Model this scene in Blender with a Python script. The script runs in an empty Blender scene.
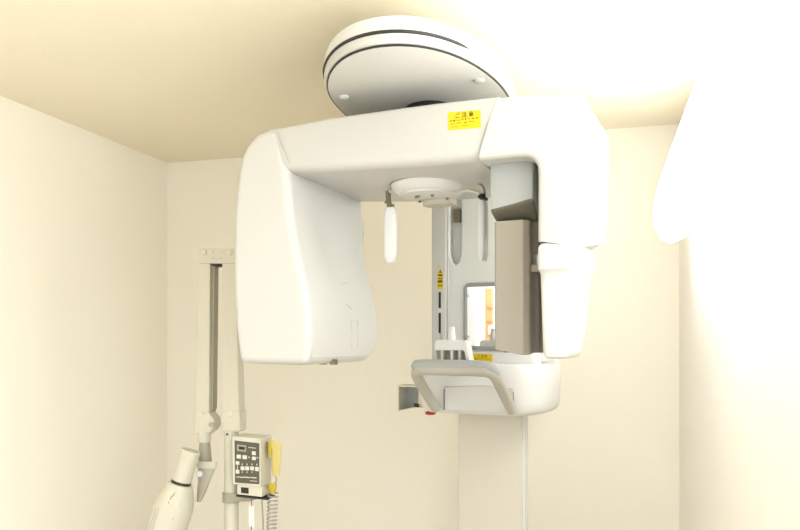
import bpy, bmesh, math
from mathutils import Vector, Matrix

F = 715.0; CX = 400.0; HY = 338.0; EYE = 1.5       # focal length in px, horizon row, eye height
COL = bpy.context.scene.collection
PI = math.pi

# ------------------------------------------------------------------ helpers
class Frame:
    """A piece of the place with its own yaw.  r = to its right, d = away from its front, h = height over the eye."""
    def __init__(s, ax, ay, yaw_deg, base_d=0.0):
        s.ax, s.ay = ax, ay; a = math.radians(yaw_deg); s.a = a
        s.c, s.s = math.cos(a), math.sin(a); s.bd = base_d
    def px(s, u, v, d):
        k = (u - CX) / F
        r = (k * (s.ay + s.c * d) - s.ax - s.s * d) / (s.c + k * s.s)
        Y = s.ay - s.s * r + s.c * d
        return (r, d, (HY - v) * Y / F)
    def d_for(s, r, u):
        k = (u - CX) / F
        return (k * (s.ay - s.s * r) - s.ax - s.c * r) / (s.s - k * s.c)
    def L(s, p):                                    # local coordinates under the root empty
        return Vector((p[0], p[1] - s.bd, p[2] + EYE))
    def P(s, u, v, d): return s.L(s.px(u, v, d))
    def origin(s):
        return (s.ax + s.s * s.bd, s.ay + s.c * s.bd, 0.0)
    def world(s, r, d, z):
        return (s.ax + s.c * r + s.s * d, s.ay - s.s * r + s.c * d, z)

def mat(name, col, rough=0.5, metal=0.0, spec=0.5, emit=None, strength=0.0, bump=None, coat=0.0, vary=0.0):
    m = bpy.data.materials.new(name); m.use_nodes = True
    nt = m.node_tree; b = nt.nodes['Principled BSDF']
    b.inputs['Base Color'].default_value = (*col, 1); b.inputs['Roughness'].default_value = rough
    b.inputs['Metallic'].default_value = metal; b.inputs['Specular IOR Level'].default_value = spec
    b.inputs['Coat Weight'].default_value = coat
    if emit:
        b.inputs['Emission Color'].default_value = (*emit, 1); b.inputs['Emission Strength'].default_value = strength
    tc = nt.nodes.new('ShaderNodeTexCoord')
    if vary:
        n = nt.nodes.new('ShaderNodeTexNoise'); n.inputs['Scale'].default_value = 3.0; n.inputs['Detail'].default_value = 4
        mx = nt.nodes.new('ShaderNodeMix'); mx.data_type = 'RGBA'
        mx.inputs['A'].default_value = (*col, 1); mx.inputs['B'].default_value = (*[c * (1 - vary) for c in col], 1)
        nt.links.new(tc.outputs['Object'], n.inputs['Vector']); nt.links.new(n.outputs['Fac'], mx.inputs['Factor'])
        nt.links.new(mx.outputs['Result'], b.inputs['Base Color'])
    if bump:
        kind, scale, dist = bump
        if kind == 'noise':
            t = nt.nodes.new('ShaderNodeTexNoise'); t.inputs['Scale'].default_value = scale; out = t.outputs['Fac']
            nt.links.new(tc.outputs['Object'], t.inputs['Vector'])
        else:
            mp = nt.nodes.new('ShaderNodeMapping'); mp.inputs['Scale'].default_value = (scale, scale, scale * 0.01)
            t = nt.nodes.new('ShaderNodeTexNoise'); t.inputs['Scale'].default_value = 1.0; out = t.outputs['Fac']
            nt.links.new(tc.outputs['Object'], mp.inputs['Vector']); nt.links.new(mp.outputs['Vector'], t.inputs['Vector'])
        bp = nt.nodes.new('ShaderNodeBump'); bp.inputs['Strength'].default_value = 1.05; bp.inputs['Distance'].default_value = dist
        nt.links.new(out, bp.inputs['Height']); nt.links.new(bp.outputs['Normal'], b.inputs['Normal'])
    return m

M = dict(
    wall=mat('cream_wallpaper', (0.915, 0.87, 0.76), 0.85, spec=0.2, bump=('noise', 260, 0.0012), vary=0.02),
    wall_r=mat('ribbed_cream_wallpaper', (0.92, 0.89, 0.83), 0.85, spec=0.2, bump=('rib', 75, 0.006)),
    ceil=mat('cream_ceiling_paper', (0.875, 0.805, 0.635), 0.9, spec=0.2, bump=('noise', 200, 0.001), vary=0.02),
    floor=mat('beige_vinyl', (0.52, 0.46, 0.36), 0.4, vary=0.15),
    white=mat('white_plastic', (0.565, 0.56, 0.525), 0.32, spec=0.45),
    beam=mat('white_beam_plastic', (0.525, 0.515, 0.485), 0.32, spec=0.45),
    bright=mat('bright_white_plastic', (0.68, 0.675, 0.655), 0.3, spec=0.5),
    cool=mat('pale_grey_plastic', (0.68, 0.695, 0.665), 0.35),
    disc=mat('light_grey_plastic', (0.60, 0.595, 0.555), 0.45),
    grey=mat('mid_grey_plastic', (0.37, 0.385, 0.375), 0.4),
    steel=mat('grey_frame', (0.33, 0.34, 0.34), 0.35, metal=0.3),
    taupe=mat('taupe_plastic', (0.31, 0.28, 0.225), 0.4),
    taupe_d=mat('dark_taupe_plastic', (0.15, 0.135, 0.105), 0.45),
    handle=mat('grey_grip', (0.43, 0.405, 0.35), 0.45),
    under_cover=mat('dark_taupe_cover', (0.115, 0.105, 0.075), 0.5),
    grip=mat('cool_grey_grip', (0.36, 0.375, 0.355), 0.5),
    hub_beige=mat('beige_plastic', (0.50, 0.47, 0.38), 0.5),
    yoke=mat('greyed_ivory_plastic', (0.46, 0.435, 0.345), 0.45),
    black=mat('black_plastic', (0.015, 0.015, 0.014), 0.5),
    seam=mat('seam_grey', (0.30, 0.29, 0.27), 0.6),
    seam_l=mat('seam_light_grey', (0.42, 0.41, 0.38), 0.6),
    bronze=mat('dull_bronze_metal', (0.22, 0.19, 0.13), 0.4, metal=0.5),
    yellow=mat('yellow_sticker', (0.72, 0.52, 0.004), 0.6),
    ink=mat('black_ink', (0.06, 0.045, 0.01), 0.6),
    ink_y=mat('brown_ink', (0.16, 0.10, 0.005), 0.6),
    red=mat('red_plastic', (0.45, 0.02, 0.02), 0.4),
    red_l=mat('red_print', (0.62, 0.22, 0.20), 0.5),
    mirror=mat('mirror_glass', (0.93, 0.93, 0.91), 0.02, metal=1.0),
    unit=mat('aged_ivory_plastic', (0.60, 0.57, 0.46), 0.45),
    unit_w=mat('ivory_plastic', (0.64, 0.61, 0.50), 0.42),
    unit_g=mat('aged_grey_plastic', (0.36, 0.335, 0.25), 0.45),
    panel=mat('dark_membrane_panel', (0.10, 0.088, 0.06), 0.5),
    button=mat('white_buttons', (0.70, 0.68, 0.60), 0.5),
    hand=mat('yellowed_plastic', (0.62, 0.51, 0.17), 0.45),
    hand_d=mat('yellow_holder', (0.50, 0.38, 0.03), 0.45),
    cord=mat('grey_cord', (0.42, 0.40, 0.36), 0.5),
    tagm=mat('white_tag', (0.85, 0.84, 0.80), 0.6),
    wood=mat('orange_oak', (0.55, 0.29, 0.09), 0.5, vary=0.25),
    lamp=mat('lit_diffuser', (0.9, 0.9, 0.9), 0.6, emit=(0.98, 0.99, 1.0), strength=4.4),
    column=mat('warm_grey_column_paint', (0.62, 0.585, 0.50), 0.45),
    metalw=mat('white_painted_metal', (0.80, 0.79, 0.76), 0.5),
)

def link(name, me, m, parent=None, smooth=True, angle=35):
    o = bpy.data.objects.new(name, me); COL.objects.link(o)
    if m: me.materials.append(m)
    if parent: o.parent = parent
    if smooth:
        for p in me.polygons: p.use_smooth = True
        me.set_sharp_from_angle(angle=math.radians(angle))
    return o

def bm_obj(name, bm, m, parent=None, smooth=True, angle=35, bevel=0, seg=3, bangle=35):
    bmesh.ops.remove_doubles(bm, verts=bm.verts, dist=1e-6)
    bmesh.ops.recalc_face_normals(bm, faces=bm.faces)
    me = bpy.data.meshes.new(name); bm.to_mesh(me); bm.free()
    o = link(name, me, m, parent, smooth and not bevel, angle)
    if bevel:
        for p in me.polygons: p.use_smooth = True
        b = o.modifiers.new('bevel', 'BEVEL'); b.width = bevel; b.segments = seg; b.limit_method = 'ANGLE'
        b.angle_limit = math.radians(bangle); b.harden_normals = True; b.use_clamp_overlap = True
    return o

def thing(name, label, cat, loc, rz=0, group=None):
    o = bpy.data.objects.new(name, None); COL.objects.link(o); o.empty_display_size = 0.1
    o.location = loc; o.rotation_euler = (0, 0, rz); o['label'] = label; o['category'] = cat
    if group: o['group'] = group
    return o

def fillet(pts, rad, n=4):
    """Round the corners of a closed polygon of 3-D points; rad one number or one per corner."""
    out = []; N = len(pts)
    for i, p in enumerate(pts):
        p = Vector(p); a = Vector(pts[i - 1]) - p; b = Vector(pts[(i + 1) % N]) - p
        r = rad[i] if isinstance(rad, (list, tuple)) else rad
        ra = min(r, a.length * 0.48); rb = min(r, b.length * 0.48)
        A = p + a.normalized() * ra; B = p + b.normalized() * rb
        for k in range(n + 1):
            t = k / n
            out.append(A * (1 - t) ** 2 + p * 2 * t * (1 - t) + B * t * t)
    return out

def loft_bm(secs, bm=None, cap=True, loop=False):
    bm = bm or bmesh.new(); rows = [[bm.verts.new(p) for p in s] for s in secs]
    n = len(rows[0]); R = len(rows)
    for i in range(R - (0 if loop else 1)):
        a, b = rows[i], rows[(i + 1) % R]
        for j in range(n):
            bm.faces.new((a[j], a[(j + 1) % n], b[(j + 1) % n], b[j]))
    if cap and not loop:
        bm.faces.new(rows[0][::-1]); bm.faces.new(rows[-1])
    return bm

def box_bm(x0, x1, y0, y1, z0, z1, bm=None):
    bm = bm or bmesh.new()
    return loft_bm([[(x0, y0, z), (x1, y0, z), (x1, y1, z), (x0, y1, z)] for z in (z0, z1)], bm)

def prism_bm(front, back, bm=None):
    """front and back: matching rings of 3-D points."""
    return loft_bm([front, back], bm)

def tube_bm(path, rads, n=16, bm=None, up=Vector((0, 0, 1))):
    path = [Vector(p) for p in path]
    if not isinstance(rads, (list, tuple)): rads = [rads] * len(path)
    secs = []; prev = None
    for i, p in enumerate(path):
        t = (path[min(i + 1, len(path) - 1)] - path[max(i - 1, 0)])
        if t.length < 1e-9: t = prev_t
        t = t.normalized(); prev_t = t
        if prev is None:
            a = up if abs(t.dot(up)) < 0.9 else Vector((1, 0, 0))
            x = t.cross(a).normalized()
        else:
            x = (prev - t * prev.dot(t)).normalized()
        prev = x; y = t.cross(x)
        secs.append([p + (x * math.cos(q) + y * math.sin(q)) * rads[i] for q in [2 * PI * j / n for j in range(n)]])
    return loft_bm(secs, bm)

def lathe_bm(axis0, direction, prof, n=32, bm=None):
    """prof: (distance along the axis, radius) pairs."""
    d = Vector(direction).normalized(); a = Vector((0, 0, 1)) if abs(d.z) < 0.9 else Vector((1, 0, 0))
    x = d.cross(a).normalized(); y = d.cross(x); o = Vector(axis0)
    secs = [[o + d * t + (x * math.cos(q) + y * math.sin(q)) * max(r, 1e-4) for q in [2 * PI * j / n for j in range(n)]] for t, r in prof]
    return loft_bm(secs, bm)

def smooth_path(pts, n=6, closed=False):
    P = [Vector(p) for p in pts]; N = len(P); out = []
    rng = range(N if closed else N - 1)
    for i in rng:
        if closed: p0, p1, p2, p3 = P[i - 1], P[i], P[(i + 1) % N], P[(i + 2) % N]
        else: p0, p1, p2, p3 = P[max(i - 1, 0)], P[i], P[i + 1], P[min(i + 2, N - 1)]
        for k in range(n):
            t = k / n
            out.append(0.5 * ((2 * p1) + (p2 - p0) * t + (2 * p0 - 5 * p1 + 4 * p2 - p3) * t * t + (3 * p1 - p0 - 3 * p2 + p3) * t ** 3))
    if not closed: out.append(P[-1])
    return out

def rect_sec(r0, r1, d0, d1, z, rad, n=4):
    return fillet([(r0, d0, z), (r1, d0, z), (r1, d1, z), (r0, d1, z)], rad, n)

def struct(o): o['kind'] = 'structure'; return o

# ------------------------------------------------------------------ the room
YAW = 15.78
ROOM = Frame(0, 0, YAW)
XL, XR, YB, YF, H, T = -2.27, 0.33, 3.39, 0.6, EYE + 0.95, 0.1
def room_box(name, x0, x1, y0, y1, z0, z1, m, parent=None):
    o = bm_obj(name, box_bm(x0, x1, y0, y1, z0, z1), m, parent, smooth=False)
    if not parent: o.rotation_euler.z = -ROOM.a; struct(o)
    return o
room_box('wall_back', XL - T, XR + T, YB, YB + T, 0, H, M['wall'])
room_box('wall_left', XL - T, XL, -1.3, YB, 0, H, M['wall'])
room_box('wall_right', XR, XR + T, 1.2, YB, 0, H, M['wall_r'])
room_box('ceiling', XL - T, XR + T, YF, YB + T, H, H + T, M['ceil'])
room_box('floor', XL - T, XR + T, -1.3, YB + T, -T, 0, M['floor'])
room_box('baseboard_back', XL, XR, YB - 0.012, YB, 0, 0.07, M['unit_w'])
room_box('baseboard_left', XL, XL + 0.012, -1.3, YB - 0.012, 0, 0.07, M['unit_w'])

# wall lamp on the right wall
lamp = thing('wall_lamp', 'long glowing white wall light with rounded end, at the right edge', 'lamp',
             ROOM.world(XR, 1.6, 0), -ROOM.a)
def LM(x, y, h): return Vector((x - XR, y - 1.6, EYE + h))
prof = [(XR, .395), (.300, .372), (.262, .352), (.232, .342), (.205, .350), (.185, .375), (.174, .41), (.172, .45), (.180, .50), (.195, .555), (.222, .605), (.262, .635), (XR, .645)]
cx_, cz_ = XR, .49
secs = []
for y, f in [(0.40, .55), (0.42, .8), (0.47, .97), (0.55, 1.0), (2.60, 1.0), (2.68, .985), (2.74, .95), (2.79, .88), (2.825, .78), (2.845, .64), (2.85, .5)]:
    secs.append([LM(cx_ + (x - cx_) * f, y, cz_ + (h - cz_) * (f * .35 + .65)) for x, h in prof])
bm_obj('diffuser', loft_bm(secs), M['lamp'], lamp, angle=60)
bp = box_bm(-0.006, 0, 0.36 - 1.6, 2.87 - 1.6, EYE + .385, EYE + .66)
bm_obj('back_plate', bp, M['metalw'], lamp, bevel=0.002, seg=2)

# small oak rack on the left wall, seen in the machine's mirror
rk = thing('wooden_rack', 'orange oak rack hung on the left wall, showing in the machine mirror', 'rack', ROOM.world(XL, -.86, 0), -ROOM.a)
bm_obj('backboard', box_bm(0, .015, -.07, .07, EYE - .065, EYE + .47), M['wood'], rk, bevel=.003)
for z in (.02, .15, .28):
    bm_obj('shelf', box_bm(.015, .06, -.065, .065, EYE + z, EYE + z + .012), M['wood'], rk, bevel=.002)
bm_obj('paper_stack', box_bm(.015, .05, -.02, .045, EYE + .032, EYE + .12), M['tagm'], rk, bevel=.002)

# ------------------------------------------------------------------ panoramic machine
BD = 0.66
D = Frame(0.0965, 2.3, 25.0, BD)
mach = thing('panoramic_xray_machine', 'large white panoramic dental x-ray machine with a C-shaped rotating arm on a column', 'x-ray machine',
             D.origin(), -D.a)
P = D.P
def Lc(r, d, h): return D.L((r, d, h))
FR, RE = -0.27, 0.22                                # front and rear of the rotating arm

# left housing of the arm (front outline, rear depth per vertex)
outl = [(243, 363.5, .20), (239, 330, .2), (236.8, 290, .2), (236.2, 250, .2), (237.5, 210, .2), (240.5, 178, .2), (244.5, 156, .2),
        (249.5, 142, .2), (255.5, 133.5, .2), (263, 129.6, .2), (276, 127.6, .2), (284, 148, .2), (291, 170, .2)]
inn = [(288.5, 189, 364), (289.5, 205, 364), (292, 222, 364), (295.5, 243, 366), (299.5, 264, 368.5), (304, 282, 373), (307, 299, 377), (308.5, 318, 379),
       (309, 334, 379), (309, 348, 376.5), (308, 358, 372), (306, 365.5, 366)]
fr, bk = [], []
outl = [(u - (4.5 if v > 150 else 2.5 if v > 135 else 0), v, rd) for u, v, rd in outl]
for u, v, rd in outl:
    p = D.px(u, v, FR); fr.append(D.L(p)); bk.append(D.L((p[0], rd, p[2])))
for u, v, ur in inn:
    p = D.px(u, v, FR); dd = D.d_for(p[0], ur); fr.append(D.L(p)); bk.append(D.L((p[0], dd, p[2])))
bk[12] = Vector((bk[12].x, bk[13].y, bk[12].z))
lh = bm_obj('left_housing', prism_bm(fr, bk), M['white'], mach, bevel=0.034, seg=6, bangle=48)

# central beam
secs = []
for (ut, vt), (ub, vb) in [((268, 129.3), (284, 171)), ((279, 127.3), (294, 170.5)), ((330, 117.5), (340, 169.5)), ((400, 107.5), (400, 166)), ((450, 101.2), (440, 163)), ((498.5, 96.2), (477.5, 159.5))]:
    t = D.px(ut, vt, FR + .004); b = D.px(ub, vb, FR + .004)
    secs.append(fillet([Lc(t[0], FR + .004, t[2]), Lc(b[0], FR + .004, b[2]), Lc(b[0], RE, b[2] - .015), Lc(t[0], RE, t[2])], [.012, .035, .02, .02], 5))
beam = bm_obj('arm_beam', loft_bm(secs), M['beam'], mach)

# right housing of the arm, swept round the corner
I = [(478, 159.4), (500, 157.4), (518, 155.8), (529, 157), (535, 162.5), (537, 172), (537, 205), (537, 241)]
K = [(487.5, 126.5), (505, 126.5), (526, 127.5), (546, 131.5), (556.5, 140), (561, 153), (561.5, 200), (561.5, 244)]
O = [(499, 96.2), (514, 93.6), (533, 92.6), (557, 92.4), (577, 94), (584, 104), (581.5, 175), (581, 247)]
def fine(L_): return [tuple(p) for p in smooth_path([(a, b, 0) for a, b in L_], 5)]
secs = []
nI = len(fine(I))
for j, (a, k, o_) in enumerate(zip(fine(I), fine(K), fine(O))):
    e_ = max(0, j - (nI - 6)) / 5; e_ = 0.06 * e_ * e_
    RR = .205
    ip = D.px(a[0], a[1], FR); kp = D.px(k[0], k[1], FR - .006); op = D.px(o_[0], o_[1], FR + .035)
    secs.append(fillet([D.L(ip), D.L(kp), D.L(op), Lc(op[0], RR - e_ * .6, op[2] + e_), Lc(ip[0], RR, ip[2])], [.02, .008, .03, .04, .02], 5))
rh = bm_obj('right_housing', loft_bm(secs), M['white'], mach, angle=50)

# seam between the beam and the right housing; two round plugs under the beam
def seam(name, pts, d, w, m, parent, dz=0.0015):
    return bm_obj(name, tube_bm([P(u, v, d) for u, v in pts], w, 6), m, parent)
seam('seam', [(276.5, 132), (283, 148), (290, 164)], FR - .0002, .0009, M['seam_l'], beam)
seam('seam', [(497, 99), (488, 122), (481, 143), (478, 156)], FR + .0005, .0008, M['seam_l'], rh)
for u, v in ((330, 180), (438, 167)):
    d0 = -.17 if u == 330 else -.2
    p = D.px(u, v, d0)
    zb = EYE + .475
    q = Vector((p[0], d0 - BD, zb))
hub_z = .475

# disc head on top
cam_pts = [(-.222, 2.116), (-.208, 2.027), (-.166, 1.896), (-.126, 1.843), (-.068, 1.803), (.0025, 1.791), (.071, 1.812), (.124, 1.846),
           (.203, 1.938), (.261, 2.027), (.316, 2.142), (.365, 2.30), (.40, 2.50), (.42, 2.72), (.30, 2.90), (.10, 2.90), (-.06, 2.72), (-.135, 2.53), (-.191, 2.345), (-.220, 2.22)]
def to_loc(X, Y, z):
    x, y = X - D.ax, Y - D.ay
    return Vector((D.c * x - D.s * y, D.s * x + D.c * y - BD, z))
ring = smooth_path([to_loc(a, b, 0) for a, b in cam_pts], 8, True)
seg_ = [0.0]
for a_, b_ in zip(ring, ring[1:] + ring[:1]): seg_.append(seg_[-1] + (b_ - a_).length)
def along(t):
    t *= seg_[-1]
    for k in range(len(ring)):
        if seg_[k] <= t <= seg_[k + 1]: return ring[k].lerp(ring[(k + 1) % len(ring)], (t - seg_[k]) / (seg_[k + 1] - seg_[k]))
ring = [along(k / 110) for k in range(110)]
for _ in range(26):
    ring = [(ring[i - 1] + ring[i] * 2 + ring[(i + 1) % len(ring)]) / 4 for i in range(len(ring))]
cen = to_loc(0.07, 2.2, 0)
def disc_sec(f, z): return [Vector((cen.x + (p.x - cen.x) * f * 1.015, cen.y + (p.y - cen.y) * f * 1.02, EYE + z)) for p in ring]
head = bm_obj('top_head', loft_bm([disc_sec(.975, .7445), disc_sec(1.0, .7465), disc_sec(1.014, .752), disc_sec(1.016, .765), disc_sec(1.018, .7735)]), M['white'], mach, angle=30)
bm_obj('head_cover', loft_bm([disc_sec(1.0165, .7735), disc_sec(1.0175, .778), disc_sec(1.017, .80), disc_sec(1.0, .815), disc_sec(.94, .826), disc_sec(.6, .832)]), M['bright'], head, angle=40)
gro = [p for p in disc_sec(1.0185, .7725)]
def upx(p):                                         # column of a machine point in the photograph
    x, y = p.x, p.y + BD; X = D.ax + D.c * x + D.s * y; Y = D.ay - D.s * x + D.c * y
    return CX + F * X / Y, Y
sel = [(upx(p)[0], p) for p in gro if upx(p)[1] < 2.14 and upx(p)[0] < 470]
sel = [p for u_, p in sorted(sel, key=lambda t: t[1].x)]
bm_obj('head_groove', tube_bm(sel, [min(.0046, .001 + .0012 * min(k, (len(sel) - 1 - k) * 2)) for k in range(len(sel))], 8), M['black'], head)
bm_obj('head_plate_seam', loft_bm([disc_sec(.99, .7405), disc_sec(.99, .745)]), M['black'], head, angle=30)
bm_obj('head_plate', loft_bm([disc_sec(.955, .7385), disc_sec(.978, .7405), disc_sec(.978, .743)]), M['disc'], head, angle=50)
for u, v in ((344, 96.5), (479.5, 80)):             # two plugs on the plate
    Y = .7385 * F / (HY - v); q = to_loc((u - CX) * Y / F, Y, EYE + .7385)
    bm_obj('plug', lathe_bm(q, (0, 0, -1), [(-.001, .016), (.004, .016), (.008, .012), (.0095, .004)], 20), M['white'], head)
bm_obj('neck', lathe_bm(Lc(0, 0.0, .60), (0, 0, 1), [(0, .08), (.132, .08), (.1385, .078)], 40), M['black'], mach)

# hub bowl under the beam
hub = bm_obj('hub_bowl', lathe_bm(Lc(0, 0, .495), (0, 0, -1), [(0, .05), (0.0, .124), (.006, .126), (.014, .122), (.024, .112), (.032, .102), (.034, .096), (.034, .088)], 48), M['bright'], mach)
bm_obj('hub_base', lathe_bm(Lc(0, 0, .464), (0, 0, -1), [(0, .088), (.003, .094), (.008, .092), (.012, .075), (.014, .07)], 40), M['disc'], hub)
bm_obj('hub_ring', lathe_bm(Lc(0, 0, .500), (0, 0, -1), [(0, .130), (.009, .130)], 48), M['seam'], hub)
bm_obj('hub_block', loft_bm([rect_sec(-.04, .065, .02 - BD, .085 - BD, EYE + z, .02) for z in (.434, .438, .455)]), M['hub_beige'], hub)
for a in (-60, 20, 75, 150, 240, -110):
    q = Lc(.055 * math.cos(math.radians(a)), .055 * math.sin(math.radians(a)), .452)
    bm_obj('screw', lathe_bm(q, (0, 0, -1), [(0, .005), (.006, .005), (.008, .003)], 10), M['taupe_d'], hub)

# head holders hanging from the hub
def holder(u_top, us, blade_m, wide, d):
    b = bm_obj('head_support', fb := None, None) if False else None
lp = D.px(390, 208, 0.0)
def blade(r, d, ztop, zbot, w, th, m, bulge):
    secs = []
    for t in [0, .04, .12, .3, .5, .7, .85, .95, 1.0]:
        z = ztop + (zbot - ztop) * t
        ww = w * (0.72 if t == 0 else .88 if t == .04 else .8 if t == .95 else .45 if t == 1 else 1)
        off = bulge * math.sin(t * PI * .9)
        secs.append(fillet([(r + off - ww / 2, d - BD - th / 2, EYE + z), (r + off + ww / 2, d - BD - th / 2, EYE + z), (r + off + ww / 2, d - BD + th / 2, EYE + z), (r + off - ww / 2, d - BD + th / 2, EYE + z)], .012, 4))
    return bm_obj('head_support', loft_bm(secs), m, mach)
a = D.px(390.5, 208, 0); b = D.px(390.5, 263, 0)
bl = blade(a[0], 0, a[2], b[2], .043, .03, M['bright'], .0)
bm_obj('hinge', tube_bm([P(388, 191, 0), P(388.5, 200, 0), P(390, 210, 0)], .0085, 10), M['bronze'], bl)
bm_obj('hinge_arm', tube_bm([Lc(-.06, 0, .46), P(398, 190, 0), P(387.5, 192, 0)], .007, 10), M['unit'], bl)
bm_obj('hinge_pin', tube_bm([P(385, 202, -.012), P(394, 206, -.012)], .004, 8), M['bronze'], bl)
a = D.px(483, 201, 0); b = D.px(483, 261, 0)
br = blade(a[0], 0, a[2], b[2], .026, .045, M['cool'], .0)
bm_obj('hinge', tube_bm([P(482.5, 194, 0), P(483, 204, 0)], .010, 10), M['black'], br)
bm_obj('hinge_arm', tube_bm([Lc(.05, 0, .455), P(468, 190, 0), P(480, 193, 0)], .006, 10), M['unit'], br)
bm_obj('cable', tube_bm(smooth_path([Lc(.10, 0, .47), P(468, 182, 0), P(478, 183, 0), P(484, 189, 0), P(484.5, 200, 0)], 5), .004, 8), M['seam'], br)
bm_obj('hinge_pin', tube_bm([P(478.5, 196.5, -.014), P(487.5, 199.5, -.014)], .005, 8), M['black'], br)

# grey tube head and taupe front panel
def dh(u, v, d): return D.px(u, v, d)
secs = []
FG = -.20
for u, vt, vm, vb, e in [(489.6, 167, 211, 219, .010), (490.4, 163.5, 211.5, 221.5, .004), (494, 162.3, 211, 223, 0), (515, 160.3, 205.5, 222.4, 0), (528, 159, 201.5, 221.5, 0), (532, 159, 200.5, 221, .004), (533, 161, 200, 219, .012)]:
    r = D.px(u, 200, FG)[0]; ht = D.px(u, vt, FG)[2]; hm = D.px(u, vm, FG)[2]; hb = D.px(u, vb, FG + .05)[2]
    secs.append(fillet([Lc(r, FG + e, ht), Lc(r, FG + e, hm), Lc(r, FG + .055, hb), Lc(r, .12, hb), Lc(r, .12, ht)], [.010, .012, .015, .01, .01], 4))
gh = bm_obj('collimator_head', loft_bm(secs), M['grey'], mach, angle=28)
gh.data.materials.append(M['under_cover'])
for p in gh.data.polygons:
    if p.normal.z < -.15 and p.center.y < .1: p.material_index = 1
FT = -.185
def tsec(v, ub):
    r0 = D.px(ub, v, FT)[0]; r1 = D.px(523, v, FT)[0]; r2 = D.px(531.5, v, FT + .015)[0]
    return lambda h: None
r0 = D.px(494.2, 280, FT)[0]; r1 = D.px(523, 280, FT)[0]; r2 = D.px(529.5, 280, FT + .02)[0]
ht = D.px(500, 221, FT)[2]
b0 = D.px(496, 349.5, FT)[2]; b1 = D.px(523, 355.2, FT)[2]
front = [(r0, FT + .004, ht, b0), (r0 + .006, FT, ht, b0 - .002), (r1, FT, ht, b1), (r2, FT + .02, ht, b1), (r2 + .003, FT + .12, ht, b1 + .012), (r0, FT + .12, ht, b0)]
tp = bm_obj('collimator_panel', loft_bm([[Lc(r, d, b) for r, d, t, b in front], [Lc(r, d, t) for r, d, t, b in front]]), M['taupe'], mach, bevel=.0022, seg=2, bangle=12)
bm_obj('collimator_side', loft_bm([rect_sec(r0 + .01, r2 + .022, FT + .05 - BD, .06 - BD, EYE + z, .01) for z in (b1 + .006, .10, ht)]), M['taupe_d'], tp)
bm_obj('bracket', loft_bm([rect_sec(r2 + .0, r2 + .028, FT + .03 - BD, FT + .09 - BD, EYE + z, .004) for z in (.185, .205)]), M['taupe'], tp)
bm_obj('bracket', loft_bm([rect_sec(r2 + .0, r2 + .034, FT + .05 - BD, .03 - BD, EYE + z, .004) for z in (.20, .235)]), M['disc'], tp)

# white source housing below the right end
q0 = D.px(537, 260, FR)[0]; q1 = D.px(575, 260, FR)[0]
def hh(v, d=FR, u=550): return D.px(u, v, d)[2] + EYE
secs = []
for v, a0, a1, d0, d1, rad in [(240.8, .012, -.016, .02, .00, .03), (242, .003, -.004, .004, .015, .03), (246, -.001, .0, -.004, .025, .028), (258, -.002, .0, -.008, .03, .028), (269, -.001, -.002, -.007, .02, .028),
                               (270.5, .002, -.006, -.003, .015, .028), (274, .003, -.007, .006, .012, .026), (285, .003, -.008, .010, .00, .026), (310, .005, -.012, .010, -.01, .026), (335, .007, -.018, .011, -.025, .026), (352, .009, -.022, .012, -.04, .026), (357, .011, -.026, .016, -.05, .025), (359, .018, -.034, .026, -.06, .02)]:
    secs.append(rect_sec(q0 + a0, q1 + a1, FR + d0 - BD, d1 - BD, hh(v), rad, 5))
src = bm_obj('source_housing', loft_bm(secs), M['bright'], mach, angle=40)

# carriage plates behind, with the long notch
CF = .52
bm_obj('carriage_back', loft_bm([rect_sec(D.px(433, 300, CF + .03)[0], .235, CF + .03 - BD, CF + .10 - BD, EYE + z, .02) for z in (-.10, .735)]), M['cool'], mach)
ca = bm_obj('carriage_rail', loft_bm([rect_sec(D.px(432.5, 300, CF)[0], D.px(447.6, 300, CF)[0], CF - .012 - BD, CF + .04 - BD, EYE + z, .008) for z in (-.11, .70)]), M['white'], mach)
n_px = [(449.5, 175), (449.5, 250), (450.3, 257), (452.5, 262.5), (455.5, 265), (458.5, 262.5), (460.5, 257), (461.5, 250), (461.5, 175), (556, 175), (556, 362), (446, 362), (446, 175)]
def plate(name, pts, d0, d1, m, parent, bevel=0.0, seg=2, ang=40):
    f = [P(u, v, d0) for u, v in pts]; b = [Vector((p.x, d1 - BD, p.z)) for p in f]
    return bm_obj(name, prism_bm(f, b), m, parent, bevel=bevel, seg=seg, bangle=ang, smooth=False)
cp = plate('carriage_plate', n_px, CF, CF + .028, M['cool'], mach, .004, 3, 30)
plate('connector', [(453.5, 209), (460, 209), (460, 222), (453.5, 222)], CF + .015, CF + .03, M['bronze'], cp)
bm_obj('rail_highlight', tube_bm([P(448.6, 180, CF - .006), P(448.6, 345, CF - .006)], .003, 8), M['bright'], cp)  # brighter bead puts the highlight line beside the rail into colour
# scale slot and warning sticker on the rail
RF = CF - .0125
plate('scale_slot', [(438.6, 292), (440.8, 292), (440.8, 308), (438.6, 308)], RF - .001, RF + .002, M['black'], ca)
plate('scale_slot', [(438.6, 313), (440.8, 313), (440.8, 333), (438.6, 333)], RF - .001, RF + .002, M['black'], ca)
plate('scale_slot', [(440.0, 333), (441.4, 333), (441.8, 340), (440.6, 340)], RF - .001, RF + .002, M['grey'], ca)
plate('slider', [(437.8, 309), (441.4, 309), (441.4, 312), (437.8, 312)], RF - .004, RF + .002, M['bright'], ca)
ws = plate('warning_sticker', [(440.2, 268), (442.8, 273.5), (442.8, 289), (437.4, 289), (437.4, 273.5)], RF - .0008, RF + .002, M['yellow'], ca)
plate('print', [(440.2, 270), (441.6, 272.8), (438.9, 272.8)], RF - .0014, RF, M['ink'], ws)
for v0, v1 in ((274.5, 276.2), (278, 279), (280.3, 282.6), (285.2, 286.2)):
    plate('print', [(437.9, v0), (442.3, v0), (442.3, v1), (437.9, v1)], RF - .0014, RF, M['ink'], ws)
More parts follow.
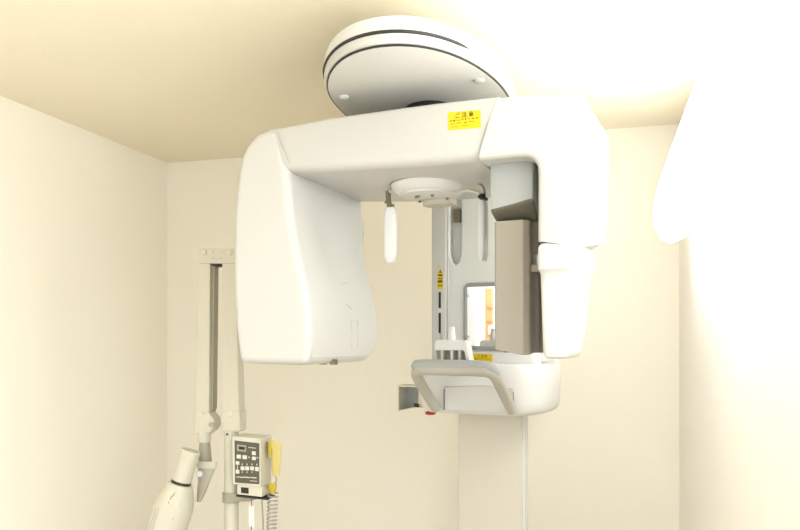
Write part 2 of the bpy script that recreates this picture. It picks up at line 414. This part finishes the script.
bm_obj('rail_screw', lathe_bm(P(438.5, 265.5, RF), (0, -1, 0), [(0, .005), (.002, .004)], 12), M['hand'], ca)

# mirror in its grey frame
fo = fillet([P(463.5, 283, CF - .006), P(520, 281.5, CF - .006), P(520, 351, CF - .006), P(463.5, 349.5, CF - .006)], .03, 6)
fi = fillet([P(467.2, 287.2, CF - .006), P(516, 286, CF - .006), P(516, 346.5, CF - .006), P(467.2, 345.5, CF - .006)], .008, 6)
bm = bmesh.new()
fo2 = [Vector((p.x, CF - BD + .004, p.z)) for p in fo]; fi2 = [Vector((p.x, CF - BD + .002, p.z)) for p in fi]
mid = [(a_ * .5 + b_ * .5) + Vector((0, -.004, 0)) for a_, b_ in zip(fo, fi)]
loft_bm([fo2, fo, mid, fi, fi2], bm, loop=True)
mf = bm_obj('mirror_frame', bm, M['steel'], mach, angle=50)
bm_obj('mirror', prism_bm([Vector((p.x, CF - BD - .0045, p.z)) for p in fi], [Vector((p.x, CF - BD, p.z)) for p in fi]), M['mirror'], mf, smooth=False)
for v in (295.5, 336.5):
    bm_obj('clip', lathe_bm(P(468.2, v, CF - .006), (0, -1, 0), [(0, .006), (.005, .005)], 12), M['disc'], mf)

# chin table
TF = .40
tp_top, tp_bot = -.096, -.284
half = [(-.245, .72), (-.25, .60), (-.245, .50), (-.225, .44), (-.19, .405), (-.12, .395), (0, .392), (.12, .395), (.19, .405), (.235, .44), (.262, .50), (.270, .60), (.262, .72)]
ringt = smooth_path([Lc(a_, b_, 0) - Vector((0, 0, EYE)) for a_, b_ in half], 4)
tc_ = Vector((0, .56 - BD, 0))
def tray_sec(f, z): return [Vector((tc_.x + (p.x - tc_.x) * f, tc_.y + (p.y - tc_.y) * (f if p.y < tc_.y else 1), EYE + z)) for p in ringt]
tray = bm_obj('chin_table', loft_bm([tray_sec(.86, tp_bot - .002), tray_sec(.93, tp_bot + .004), tray_sec(.975, tp_bot + .018), tray_sec(.995, tp_bot + .05), tray_sec(1, -.16), tray_sec(1, tp_top - .006), tray_sec(.985, tp_top)]), M['bright'], mach, angle=45)
bm_obj('table_riser', loft_bm([rect_sec(D.px(447, 355, .47)[0], .235, .47 - BD, .60 - BD, EYE + z, .03) for z in (-.10, -.062, -.055)]), M['bright'], tray)
def inset(name, pts, d, m, parent): return plate(name, pts, d - .0015, d + .01, m, parent)
inset('slot', [(443.4, 389), (444.6, 389), (444.6, 410), (443.4, 410)], .392, M['seam'], tray)
inset('slot', [(512.2, 391), (513.8, 392), (513.8, 414), (512.2, 414)], .398, M['seam'], tray)
fp = plate('front_panel', [(444.6, 387), (478, 385.5), (512, 388), (512, 413.5), (444.6, 410)], .3865, .40, M['white'], tray, .002)
rf = .4685
def sticker(name, q, d, parent, rows):
    s_ = plate(name, q, d - .001, d + .002, M['yellow'], parent)
    (x0, y0), (x1, y1), (x2, y2), (x3, y3) = q
    def at(a_, b_):                                 # position inside the sticker, 0..1
        return ((x0 + (x1 - x0) * a_) * (1 - b_) + (x3 + (x2 - x3) * a_) * b_, (y0 + (y1 - y0) * a_) * (1 - b_) + (y3 + (y2 - y3) * a_) * b_)
    for (a0, a1, b0_, b1_) in rows:
        plate('print', [at(a0, b0_), at(a1, b0_), at(a1, b1_), at(a0, b1_)], d - .0016, d, M['ink_y'], s_)
    return s_, at
def words(body, size, at_px, d, parent):
    cu = bpy.data.curves.new('print', 'FONT'); cu.body = body; cu.size = size; cu.align_x = 'CENTER'; cu.align_y = 'CENTER'
    cu.space_character = 1.6; cu.offset = size * .012; cu.extrude = .0002
    tmp = bpy.data.objects.new('print', cu); COL.objects.link(tmp); bpy.context.view_layer.update()
    me = bpy.data.meshes.new_from_object(tmp.evaluated_get(bpy.context.evaluated_depsgraph_get()))
    bpy.data.objects.remove(tmp); bpy.data.curves.remove(cu); me.materials.clear()
    o = link('print', me, M['ink'], parent, smooth=False)
    o.location = P(at_px[0], at_px[1], d); o.rotation_euler = (PI / 2, 0, 0)
    return o
s_, at = sticker('yellow_sticker', [(448, 112.4), (480.6, 109.8), (480.8, 127.6), (448, 130.3)], FR + .004, mach,
                 [(.06, .12, .46, .52), (.15, .22, .45, .53), (.27, .36, .47, .50), (.39, .48, .42, .46), (.52, .56, .40, .50), (.6, .7, .42, .45), (.74, .8, .40, .47), (.85, .92, .4, .46), (.08, .2, .66, .69), (.24, .4, .62, .65), (.5, .57, .62, .68), (.62, .78, .6, .63), (.1, .3, .82, .84), (.4, .62, .80, .82)])
s_['label'] = 'yellow caution sticker'
words('ご注意', .0155, at(.5, .22), FR + .0022, s_)
s2, at = sticker('yellow_sticker', [(472.4, 353.4), (492.4, 354.2), (492.4, 362.8), (472.4, 362.2)], rf, tray, [(.1, .3, .55, .6), (.35, .6, .55, .6), (.65, .88, .55, .6), (.15, .5, .78, .82)])
words('ご注意', .011, at(.5, .28), rf - .0015, s2)

# patient handle: bar nearer the viewer, two legs slanting down to the table
hd = .20
bar = []
for t, (u, v, d) in enumerate([(436.5, 409, .375), (430, 399, .34), (421, 384, .27), (416.5, 374.5, .215), (418.5, 370.3, hd), (424, 369.6, hd - .01), (450, 370, hd - .015), (480, 371, hd - .01), (488, 372, hd), (494.5, 376, .215), (500, 386, .26), (507, 400, .34), (513, 411.5, .375)]):
    bar.append(P(u, v, d))
hb = bm_obj('handle', tube_bm(smooth_path(bar, 5), .0195, 16), M['handle'], mach, angle=60)
top = [P(u, v, d) for u, v, d in [(416.6, 366.4, hd), (420, 365, hd - .005), (450, 365.2, hd - .012), (482, 366.4, hd - .005), (492, 368.8, hd + .005), (497, 374, hd + .02)]]
bm_obj('handle_grip', tube_bm(smooth_path(top, 5), [.014] + [.0195] * 24 + [.013], 16), M['grip'], hb, angle=60)

# bite block and chin rest
cd = .24
cr = bm_obj('chin_rest', loft_bm([rect_sec(D.px(434.5, 345, cd)[0], D.px(468, 345, cd)[0], cd - .03 - BD, cd + .07 - BD, EYE + z, .015) for z in (-.075, -.06, -.048, -.044)]) if False else
            prism_bm(*(lambda f: (f, [p + Vector((0, .05, 0)) for p in f]))([P(u, v, cd) for u, v in [(434.3, 342.5), (437, 340.2), (464, 340.4), (466.3, 342), (467.5, 350), (469.8, 362), (466.5, 362.5), (464.3, 352), (462.8, 350.4), (436, 350.4), (434.2, 349)]])), M['bright'], mach, bevel=.0025, seg=2)
bm_obj('bite_post', lathe_bm(P(451.7, 341, cd + .03), (0, 0, 1), [(0, .0155), (.024, .015), (.030, .012), (.048, .0115), (.051, .009)], 20), M['bright'], cr)
for u0, u1, mm in ((440.5, 443.5, 'white'), (450.3, 453.3, 'bright'), (458, 460.5, 'white')):
    plate('rib', [(u0, 350), (u1, 350), (u1 - .4, 363), (u0 + .2, 363)], cd + .008, cd + .03, M[mm], cr, .001)
plate('rest_base', [(436, 350), (464, 350), (466, 364), (438, 364)], cd + .032, cd + .05, M['taupe'], cr)
plate('rest_support', [(438, 363.5), (462, 363.5), (462, 370), (438, 370)], cd + .01, .48, M['cool'], cr)

# emergency-stop box and open cable box at the left of the table
bx0 = .56
f = [P(397.6, 385, bx0), P(420.2, 386.3, bx0), P(418.5, 407.5, bx0), P(397.8, 411.8, bx0)]
inn_ = [P(398.8, 386.8, bx0), P(419, 387.6, bx0), P(417.6, 406.6, bx0), P(398.9, 410.2, bx0)]
bm = bmesh.new()
loft_bm([[p + Vector((0, .09, 0)) for p in f], f, inn_, [p + Vector((0, .085, 0)) for p in inn_]], bm, cap=True)
cb = bm_obj('cable_box', bm, M['unit_w'], mach, smooth=False)
bm_obj('box_inside', prism_bm([p + Vector((0, .075, 0)) for p in inn_], [p + Vector((0, .084, 0)) for p in inn_]), M['grey'], cb, smooth=False)
sb = bm_obj('stop_box', loft_bm([rect_sec(D.px(418.5, 400, bx0 - .03)[0], -.24, bx0 - .03 - BD, bx0 + .06 - BD, EYE + z, .01) for z in (-.275, -.19)]), M['unit_w'], mach)
bm_obj('stop_button', lathe_bm(P(430.5, 410.5, bx0 - .005), (0, 0, -1), [(-.02, .012), (.004, .012), (.006, .022), (.013, .022), (.017, .016)], 24), M['red'], sb)
plate('red_print', [(419.5, 404.2), (426, 405.8), (426, 409), (419.5, 407)], bx0 - .031, bx0 - .02, M['red_l'], sb)
plate('connector', [(414, 403.5), (419, 404), (419, 407.5), (414, 406.8)], bx0 - .005, bx0 + .01, M['black'], cb)

# column
colm = bm_obj('column', loft_bm([rect_sec(D.px(458, 470, .60)[0], D.px(522.5, 470, .60)[0], .60 - BD, .655 - BD, z, .008) for z in (0.02, EYE + .70)]), M['column'], mach)
bm_obj('column_edge', loft_bm([rect_sec(D.px(523, 470, .605)[0] - .012, D.px(526.6, 470, .63)[0], .608 - BD, .655 - BD, z, .006) for z in (0.02, EYE - .25)]), M['bright'], colm)
bm_obj('base_plate', loft_bm([rect_sec(-.30, .30, -.42, .18, z, .04) for z in (0, .02)]), M['metalw'], mach)

# small marks on the left housing: membrane outline, two curved marks, vents underneath
def inner_pt(u, v):                                 # on the inner (right) face of the left housing
    pr = [D.px(a_, b_, FR)[0] for a_, b_, _ in inn]; hz = [D.px(a_, b_, FR)[2] for a_, b_, _ in inn]
    h = 0.0; r = pr[8]
    for _ in range(12):
        d = D.d_for(r, u); Y = D.ay - D.s * r + D.c * d; h = (HY - v) * Y / F
        for i in range(len(hz) - 1):
            if hz[i + 1] <= h <= hz[i]:
                t = (h - hz[i]) / (hz[i + 1] - hz[i]); r = pr[i] + (pr[i + 1] - pr[i]) * t
    return D.L((r + .0005, d, h))
def mark(name, pts, m, w=.0008, par=lh): return bm_obj(name, tube_bm([inner_pt(*p) for p in pts], w, 6), m, par)
mark('mark', [(341.5, 285.5), (343.5, 283.2), (347, 283.5)], M['seam_l'], .001)
mark('mark', [(346, 304), (349, 307), (352, 309)], M['seam_l'], .001)
mark('panel_outline', [(351, 321), (351, 349)], M['seam_l'], .0008)
mark('panel_outline', [(351, 321), (357.5, 320.5), (357.5, 348)], M['seam_l'], .0008)
for x0, x1, y in ((321.5, 326.5, 366.2), (332, 337, 365)):
    p0 = D.px(x0, y, -.1); p1 = D.px(x1, y, -.1)
    bm_obj('vent', box_bm(p0[0], p1[0], -.115 - BD, -.095 - BD, EYE - .0868, EYE - .07), M['bronze'], lh)
# ------------------------------------------------------------------ intraoral x-ray unit at the left
U = Frame((231.5 - CX) / F * 2.9, 2.9, 12.0, 0.0)
unit = thing('dental_xray_stand', 'ivory dental x-ray unit with folded scissor arm, tube head and control box on a pole', 'x-ray machine', U.origin(), -U.a)
Q = U.P
def uplate(name, pts, d0, d1, m, parent, bevel=0.0, seg=2, ang=40):
    f = [Q(u, v, d0) for u, v in pts]; b = [Vector((p.x, d1, p.z)) for p in f]
    return bm_obj(name, prism_bm(f, b), m, parent, bevel=bevel, seg=seg, bangle=ang, smooth=False)
rp = Q(231.5, 440, 0)
pole = bm_obj('pole', lathe_bm((rp.x, 0, 0.04), (0, 0, 1), [(0, .029), (Q(231, 424, 0).z - .04, .029), (Q(231, 423, 0).z - .036, .024)], 28), M['unit'], unit)
bm_obj('stand_base', loft_bm([rect_sec(rp.x - .28, rp.x + .28, -.22, .28, z, .08) for z in (0.0, .03, .04)]), M['unit'], unit)
la = uplate('scissor_arm', [(198.6, 251), (210, 251), (208.8, 434), (194.6, 434)], -.025, .03, M['unit'], unit, .003)
uplate('cable_channel', [(209.5, 262), (214.6, 264), (213, 408), (209.2, 418)], -.008, .028, M['unit_g'], la)
lb = uplate('scissor_arm', [(222, 251), (235.4, 251), (239.4, 432), (222.2, 432)], -.028, .03, M['unit'], unit, .003)
hp = uplate('hinge_plate', [(198.4, 250.5), (200, 248.6), (234, 248.6), (235.6, 250.5), (235.6, 263), (222.4, 263.4), (210.8, 263.4), (198.2, 263)], -.034, .036, M['unit'], unit, .003)
uplate('hinge_shadow_gap', [(211, 264), (222, 264), (221, 266.5), (212, 266)], -.02, .03, M['black'], hp)
for (u, v) in ((204, 252.5), (229.6, 252.5)):
    bm_obj('screw', lathe_bm(Q(u, v, -.034), (0, -1, 0), [(-.01, .0125), (.004, .0125), (.007, .009)], 20), M['unit_w'], hp)
for (u, v) in ((213, 252), (222, 252), (213, 258), (221.5, 258)):
    bm_obj('screw', lathe_bm(Q(u, v, -.034), (0, -1, 0), [(-.004, .0025), (.002, .0022)], 8), M['unit_g'], hp)
bm_obj('screw', lathe_bm(Q(200.5, 414.5, -.025), (0, -1, 0), [(-.01, .0125), (.004, .0125), (.007, .009)], 20), M['unit_w'], la)
bm_obj('screw', lathe_bm(Q(230.8, 414.5, -.028), (0, -1, 0), [(-.01, .0125), (.004, .0125), (.007, .009)], 20), M['unit_w'], lb)
uplate('elbow', [(196.2, 416), (208, 412), (213.4, 419), (214.2, 426), (210, 432.5), (196.6, 433)], -.030, .034, M['unit'], la, .004)
bm_obj('elbow_bolt', lathe_bm(Q(211.5, 424.5, -.030), (0, -1, 0), [(-.01, .011), (.005, .011)], 16), M['unit_g'], la)
uplate('pole_joint', [(222.4, 420), (220.8, 414), (224, 411), (239.6, 411), (240, 431), (222.6, 431)], -.032, .034, M['unit'], lb, .004)
bm_obj('screw', lathe_bm(Q(227.2, 434.3, -.03), (0, -1, 0), [(-.004, .0045), (.003, .004)], 10), M['black'], pole)
bm_obj('screw', lathe_bm(Q(231, 434.5, -.03), (0, -1, 0), [(-.004, .003), (.003, .003)], 10), M['unit_w'], pole)
# neck, grey cone, yoke
def vl(name, top, bot, r_t, r_b, m, parent, n=28):
    a_, b_ = Q(*top), Q(*bot); L_ = (b_ - a_).length
    return bm_obj(name, lathe_bm(a_, b_ - a_, [(0, r_t * .92), (.003, r_t), (L_ - .003, r_b), (L_, r_b * .94)], n), m, parent)
nk = vl('arm_neck', (204.3, 431, 0), (204.3, 442, 0), .028, .026, M['unit_w'], unit)
vl('swivel_cone', (204.6, 441, 0), (205.3, 464, 0), .0215, .0275, M['unit_g'], unit)
yk = bm_obj('yoke', loft_bm([fillet([Q(u0, v, -.03), Q(u1, v, -.03), Q(u1, v, .03), Q(u0, v, .03)], .02, 5) for v, u0, u1 in
     [(462, 199, 214.5), (463.5, 197.4, 216.4), (467.5, 197.2, 216), (469, 198.2, 215), (480, 198, 210.5), (492, 197, 206), (502, 196.5, 201)]]), M['yoke'], unit, angle=40)
bm_obj('yoke_cap', loft_bm([fillet([Q(u0, v, -.034), Q(u1, v, -.034), Q(u1, v, .034), Q(u0, v, .034)], .025, 5) for v, u0, u1 in [(461.5, 198.5, 215), (463, 196.6, 217), (467.5, 196.6, 216.6), (468.6, 198, 215.4)]]), M['unit_w'], yk, angle=40)
# tube head
axd = (Q(163.5, 541, -.12) - Q(191, 450, -.09)); o0 = Q(191, 450, -.09); k_ = 2.8 / F
tb = bm_obj('cone', lathe_bm(o0, axd, [(.05, .030), (0.002, .0335), (0, .036), (.002, .0375), (33 * k_, .0375)], 36), M['unit'], unit)
bm_obj('cone_band', lathe_bm(o0, axd, [(32.5 * k_, .0365), (32.5 * k_, .039), (35.5 * k_, .039), (35.5 * k_, .036)], 36), M['black'], unit)
th = bm_obj('tube_head', lathe_bm(o0, axd, [(35 * k_, .034), (35.5 * k_, .046), (39 * k_, .053), (46 * k_, .064), (54 * k_, .073), (60 * k_, .0765), (120 * k_, .0765), (132 * k_, .07), (138 * k_, .045), (139 * k_, .01)], 40), M['unit'], unit, angle=28)
bm_obj('side_knob', lathe_bm(Q(199.5, 474, -.05), Vector((.25, -1, .3)), [(-.03, .013), (.006, .013), (.010, .010)], 20), M['bright'], yk)
adn = axd.normalized(); hy = Vector((.2, -1, 0)); hy = (hy - adn * hy.dot(adn)).normalized(); hx = adn.cross(hy)
if hx.x < 0: hx = -hx
def on_head(t, ang, e=.0006):                       # t px along the axis, angle from the side facing the room
    pr_ = [(39, .053), (46, .064), (54, .073), (60, .0765), (120, .0765)]
    rr = pr_[0][1]
    for (t0, r0_), (t1, r1_) in zip(pr_, pr_[1:]):
        if t0 <= t <= t1: rr = r0_ + (r1_ - r0_) * (t - t0) / (t1 - t0)
    q = math.radians(ang); return o0 + adn * t * k_ + (hy * math.cos(q) + hx * math.sin(q)) * (rr + e)
for pts_, m_, w_ in [([(42, 2), (45, 0), (46, -4), (49, -5)], 'unit_g', .0012), ([(52, -6), (52, -4)], 'black', .0012), ([(53, 4), (53, 6)], 'unit_g', .001), ([(66, 20), (66, 24)], 'unit_g', .001), ([(62, -42), (95, -42)], 'seam_l', .0008), ([(60, -30), (96, -30)], 'seam_l', .0008), ([(50, 30), (92, 30)], 'seam_l', .0008)]:
    bm_obj('mark', tube_bm([on_head(*p) for p in pts_], w_ * 2, 6), M[m_], th)
# control box
BX = Frame((246 - CX) / F * 2.80, 2.80, YAW, 0.0)
def B(u, v, d):
    p = BX.px(u, v, d); w = BX.world(p[0], p[1], p[2] + EYE)
    x, y = w[0] - U.ax, w[1] - U.ay
    return Vector((U.c * x - U.s * y, U.s * x + U.c * y, w[2]))
dv = Vector((math.sin(U.a * -1 + BX.a), math.cos(BX.a - U.a), 0)) # depth direction of the box in the stand's frame
def bplate(name, pts, d0, depth, m, parent, bevel=0.0, seg=2, ang=40):
    f = [B(u, v, d0) for u, v in pts]; b = [p + dv * depth for p in f]
    return bm_obj(name, prism_bm(f, b), m, parent, bevel=bevel, seg=seg, bangle=ang, smooth=False)
box = bplate('control_box', [(231.8, 436.2), (260.4, 438.4), (260.4, 487.6), (232.4, 484.2)], 0, .10, M['unit_w'], unit, .004, 3)
bplate('lower_box', [(237, 484), (262, 487), (262, 497.2), (237, 494.4)], .008, .075, M['unit_w'], box, .003)
bplate('socket', [(241, 487.2), (248.4, 487.9), (248.4, 493.8), (241, 493)], .0065, .01, M['black'], box)
bplate('bottom_plate', [(236, 495), (267, 498.6), (267, 500.2), (236, 496.6)], .012, .07, M['black'], box)
pn = bplate('key_panel', [(234.4, 440.4), (259.2, 443.4), (259.2, 484.4), (234.9, 482.6)], -.0015, .004, M['panel'], box, .0008)
def kp(x, y, w, h, m, e=.003):                      # x, y in 0..1 over the panel
    u0, u1 = 234.6 + x * 24.6, 234.6 + (x + w) * 24.6
    def vv(u, t): return 440.4 + (u - 234.4) * .12 + t * (42.2 - (u - 234.4) * .04)
    return [(u0, vv(u0, y)), (u1, vv(u1, y)), (u1, vv(u1, y + h)), (u0, vv(u0, y + h))]
dsp = bplate('display_bezel', kp(.10, .09, .36, .15, 0), -.003, .003, M['unit_g'], pn)
bplate('display', kp(.17, .13, .24, .07, 0), -.0038, .003, M['black'], pn)
for x, y, w, h in [(.70, .21, .15, .09), (.08, .33, .17, .09), (.32, .33, .17, .09), (.70, .34, .15, .08), (.04, .49, .14, .08), (.04, .69, .14, .09), (.24, .60, .15, .09), (.43, .59, .15, .09), (.63, .58, .15, .09), (.83, .58, .14, .10)]:
    bplate('button', kp(x, y, w, h, 0), -.0045, .004, M['button'], pn, .0006, 1)
for x, y, w, h in [(.56, .12, .3, .015), (.56, .35, .05, .03), (.9, .34, .05, .03), (.29, .53, .03, .04), (.49, .52, .03, .04), (.69, .51, .03, .04), (.89, .50, .03, .04), (.29, .72, .03, .03), (.49, .71, .03, .03), (.69, .70, .03, .03),
                   (.08, .855, .04, .02), (.14, .85, .06, .02), (.22, .85, .10, .022), (.34, .84, .28, .022), (.64, .835, .25, .022), (.62, .92, .30, .012), (.10, .58, .02, .10)]:
    bplate('print', kp(x, y, w, h, 0), -.0024, .002, M['button'], pn)
# clamp bracket holding the box
bm = lathe_bm((rp.x, 0, Q(231, 501.5, 0).z), (0, 0, 1), [(0, .036), (.0, .037), (.036, .037), (.036, .03)], 28)
clp = bm_obj('clamp', bm, M['unit_g'], unit)
bm_obj('clamp_arm', prism_bm([Q(226, 492.5, -.036), Q(256, 496, -.036), Q(258, 498.5, -.036), Q(250, 501.5, -.036), Q(226, 501.8, -.036)], [Q(226, 492.5, .02), Q(256, 496, .02), Q(258, 498.5, .02), Q(250, 501.5, .02), Q(226, 501.8, .02)]), M['unit_g'], clp, bevel=.002, seg=2, smooth=False)

# hand switch on its coiled cord
hw = B(275, 450, .06)
hwW = (U.ax + U.c * hw.x + U.s * hw.y, U.ay - U.s * hw.x + U.c * hw.y, 0)
hs = thing('hand_switch', 'yellowed plastic hand switch hooked on the side of the control box, with coiled cord', 'switch', (hwW[0], hwW[1], 0), -U.a)
hs_off = Vector((hw.x, hw.y, 0))
def S(u, v, d): return B(u, v, d) - hs_off
hsm = bm_obj('grip', loft_bm([fillet([S(u0, v0, .03), S(u1, v1, .03), S(u1, v1, .065), S(u0, v0, .065)], .010, 4) for u0, v0, u1, v1 in
     [(271, 440.5, 277, 440), (269.6, 442, 280.6, 444.6), (270.4, 446, 281.6, 446.5), (271.6, 452, 281.2, 452.5), (272, 465, 280.4, 466), (272.3, 474, 279.6, 475), (273, 475.4, 278.6, 476.2)]]), M['hand'], hs, angle=40)
bm_obj('button', loft_bm([fillet([S(272.6, 440.6 + e, .036), S(276.6, 442.6 + e, .036), S(279.4, 443.4 + e, .058), S(275, 441.2 + e, .058)], .004, 3) for e in (0.6, -1.0)]), M['unit_g'], hs)
bm_obj('collar', loft_bm([fillet([S(a_, v, .035), S(b_, v, .035), S(b_, v, .06), S(a_, v, .06)], .008, 4) for v, a_, b_ in [(483, 269.5, 276.5), (486, 267.8, 276.8), (490, 268.5, 276), (494, 271, 274.5)]]), M['hand_d'], hs)
bm_obj('cord_end', tube_bm([S(275, 475, .05), S(276.4, 480, .05), S(274, 486, .05)], .0035, 8), M['cord'], hs)
c0, c1 = S(273, 493, .05), S(269.5, 575, .05)
hel = []
turns = 21; npt = turns * 14
for i in range(npt + 1):
    t = i / npt; c = c0.lerp(c1, t); q = 2 * PI * turns * t
    hel.append(c + Vector((math.cos(q) * .0185, math.sin(q) * .0185, 0)))
hel += smooth_path([hel[-1], c1 + Vector((0, .01, -.05)), c1 + Vector((-.015, .03, -.10)), c1 + Vector((-.035, .05, -.05)), S(262, 500, .06)], 6)[1:]
bm_obj('coiled_cord', tube_bm(hel, .0032, 6), M['cord'], hs)
bm_obj('holder', prism_bm([S(261, 445, .04), S(270.5, 445, .04), S(270.5, 452, .04), S(261, 458, .04)], [S(261, 445, .06), S(270.5, 445, .06), S(270.5, 452, .06), S(261, 458, .06)]) if False else
       loft_bm([fillet([S(268, v, .03), S(271.5, v, .03), S(271.5, v, .065), S(268, v, .065)], .004, 2) for v in (441, 457)]), M['hand_d'], hs)

# white tag strip hanging from the clamp
tg0 = B(251.5, 503, .03)
tgW = (U.ax + U.c * tg0.x + U.s * tg0.y, U.ay - U.s * tg0.x + U.c * tg0.y, 0)
tg = thing('tag_strip', 'narrow white punched tag hanging below the control box', 'tag', tgW, -U.a)
def G(u, v, d): return B(u, v, d) - Vector((tg0.x, tg0.y, 0))
tgm = bm_obj('strip', prism_bm(fillet([G(248.9, 505, .03), G(254, 505.4, .03), G(254, 527.5, .03), G(249.2, 527, .03)], .008, 4), [p + dv * .003 for p in fillet([G(248.9, 505, .03), G(254, 505.4, .03), G(254, 527.5, .03), G(249.2, 527, .03)], .008, 4)]), M['tagm'], tg, smooth=False)
for v in (509.5, 516, 523):
    bm_obj('hole', lathe_bm(G(251.5, v, .0285), (0, -1, 0), [(-.001, .0028), (.001, .0028)], 12), M['disc'], tg)
bm_obj('hook', tube_bm([G(251.6, 500, .035), G(251.8, 506.5, .029)], .0022, 8), M['bronze'], tg)
bm_obj('hook', tube_bm([G(251.4, 526, .028), G(251.2, 534, .028)], .002, 8), M['bronze'], tg)

# ------------------------------------------------------------------ camera, light, view
cam = bpy.data.cameras.new('camera'); co = bpy.data.objects.new('camera', cam); COL.objects.link(co)
cam.sensor_fit = 'HORIZONTAL'; cam.sensor_width = 36.0; cam.lens = 36.0 * F / 800.0
cam.shift_y = (HY - 265.0) / 800.0; cam.clip_start = 0.02
co.location = (0, 0, EYE); co.rotation_euler = (PI / 2, 0, 0)
sc = bpy.context.scene; sc.camera = co
w = bpy.data.worlds.new('world'); sc.world = w; w.use_nodes = True
w.node_tree.nodes['Background'].inputs['Color'].default_value = (.975, .995, 1, 1)
wt = w.node_tree; tcw = wt.nodes.new('ShaderNodeTexCoord'); dp = wt.nodes.new('ShaderNodeVectorMath'); dp.operation = 'DOT_PRODUCT'
dp.inputs[1].default_value = (1.0, 0.0, 0.35)         # added world fill for the left wall: stronger from the right and from above
ad = wt.nodes.new('ShaderNodeMath'); ad.operation = 'ADD'; ad.inputs[1].default_value = 1.0
wt.links.new(tcw.outputs['Generated'], dp.inputs[0]); wt.links.new(dp.outputs['Value'], ad.inputs[0])
mxw = wt.nodes.new('ShaderNodeMath'); mxw.operation = 'MAXIMUM'; mxw.inputs[1].default_value = 0.1; wt.links.new(ad.outputs[0], mxw.inputs[0])
wt.links.new(mxw.outputs[0], wt.nodes['Background'].inputs['Strength'])
sc.view_settings.view_transform = 'Standard'; sc.view_settings.look = 'None'
sc.view_settings.gamma = 1; sc.view_settings.use_curve_mapping = False; sc.view_settings.exposure = 1.1
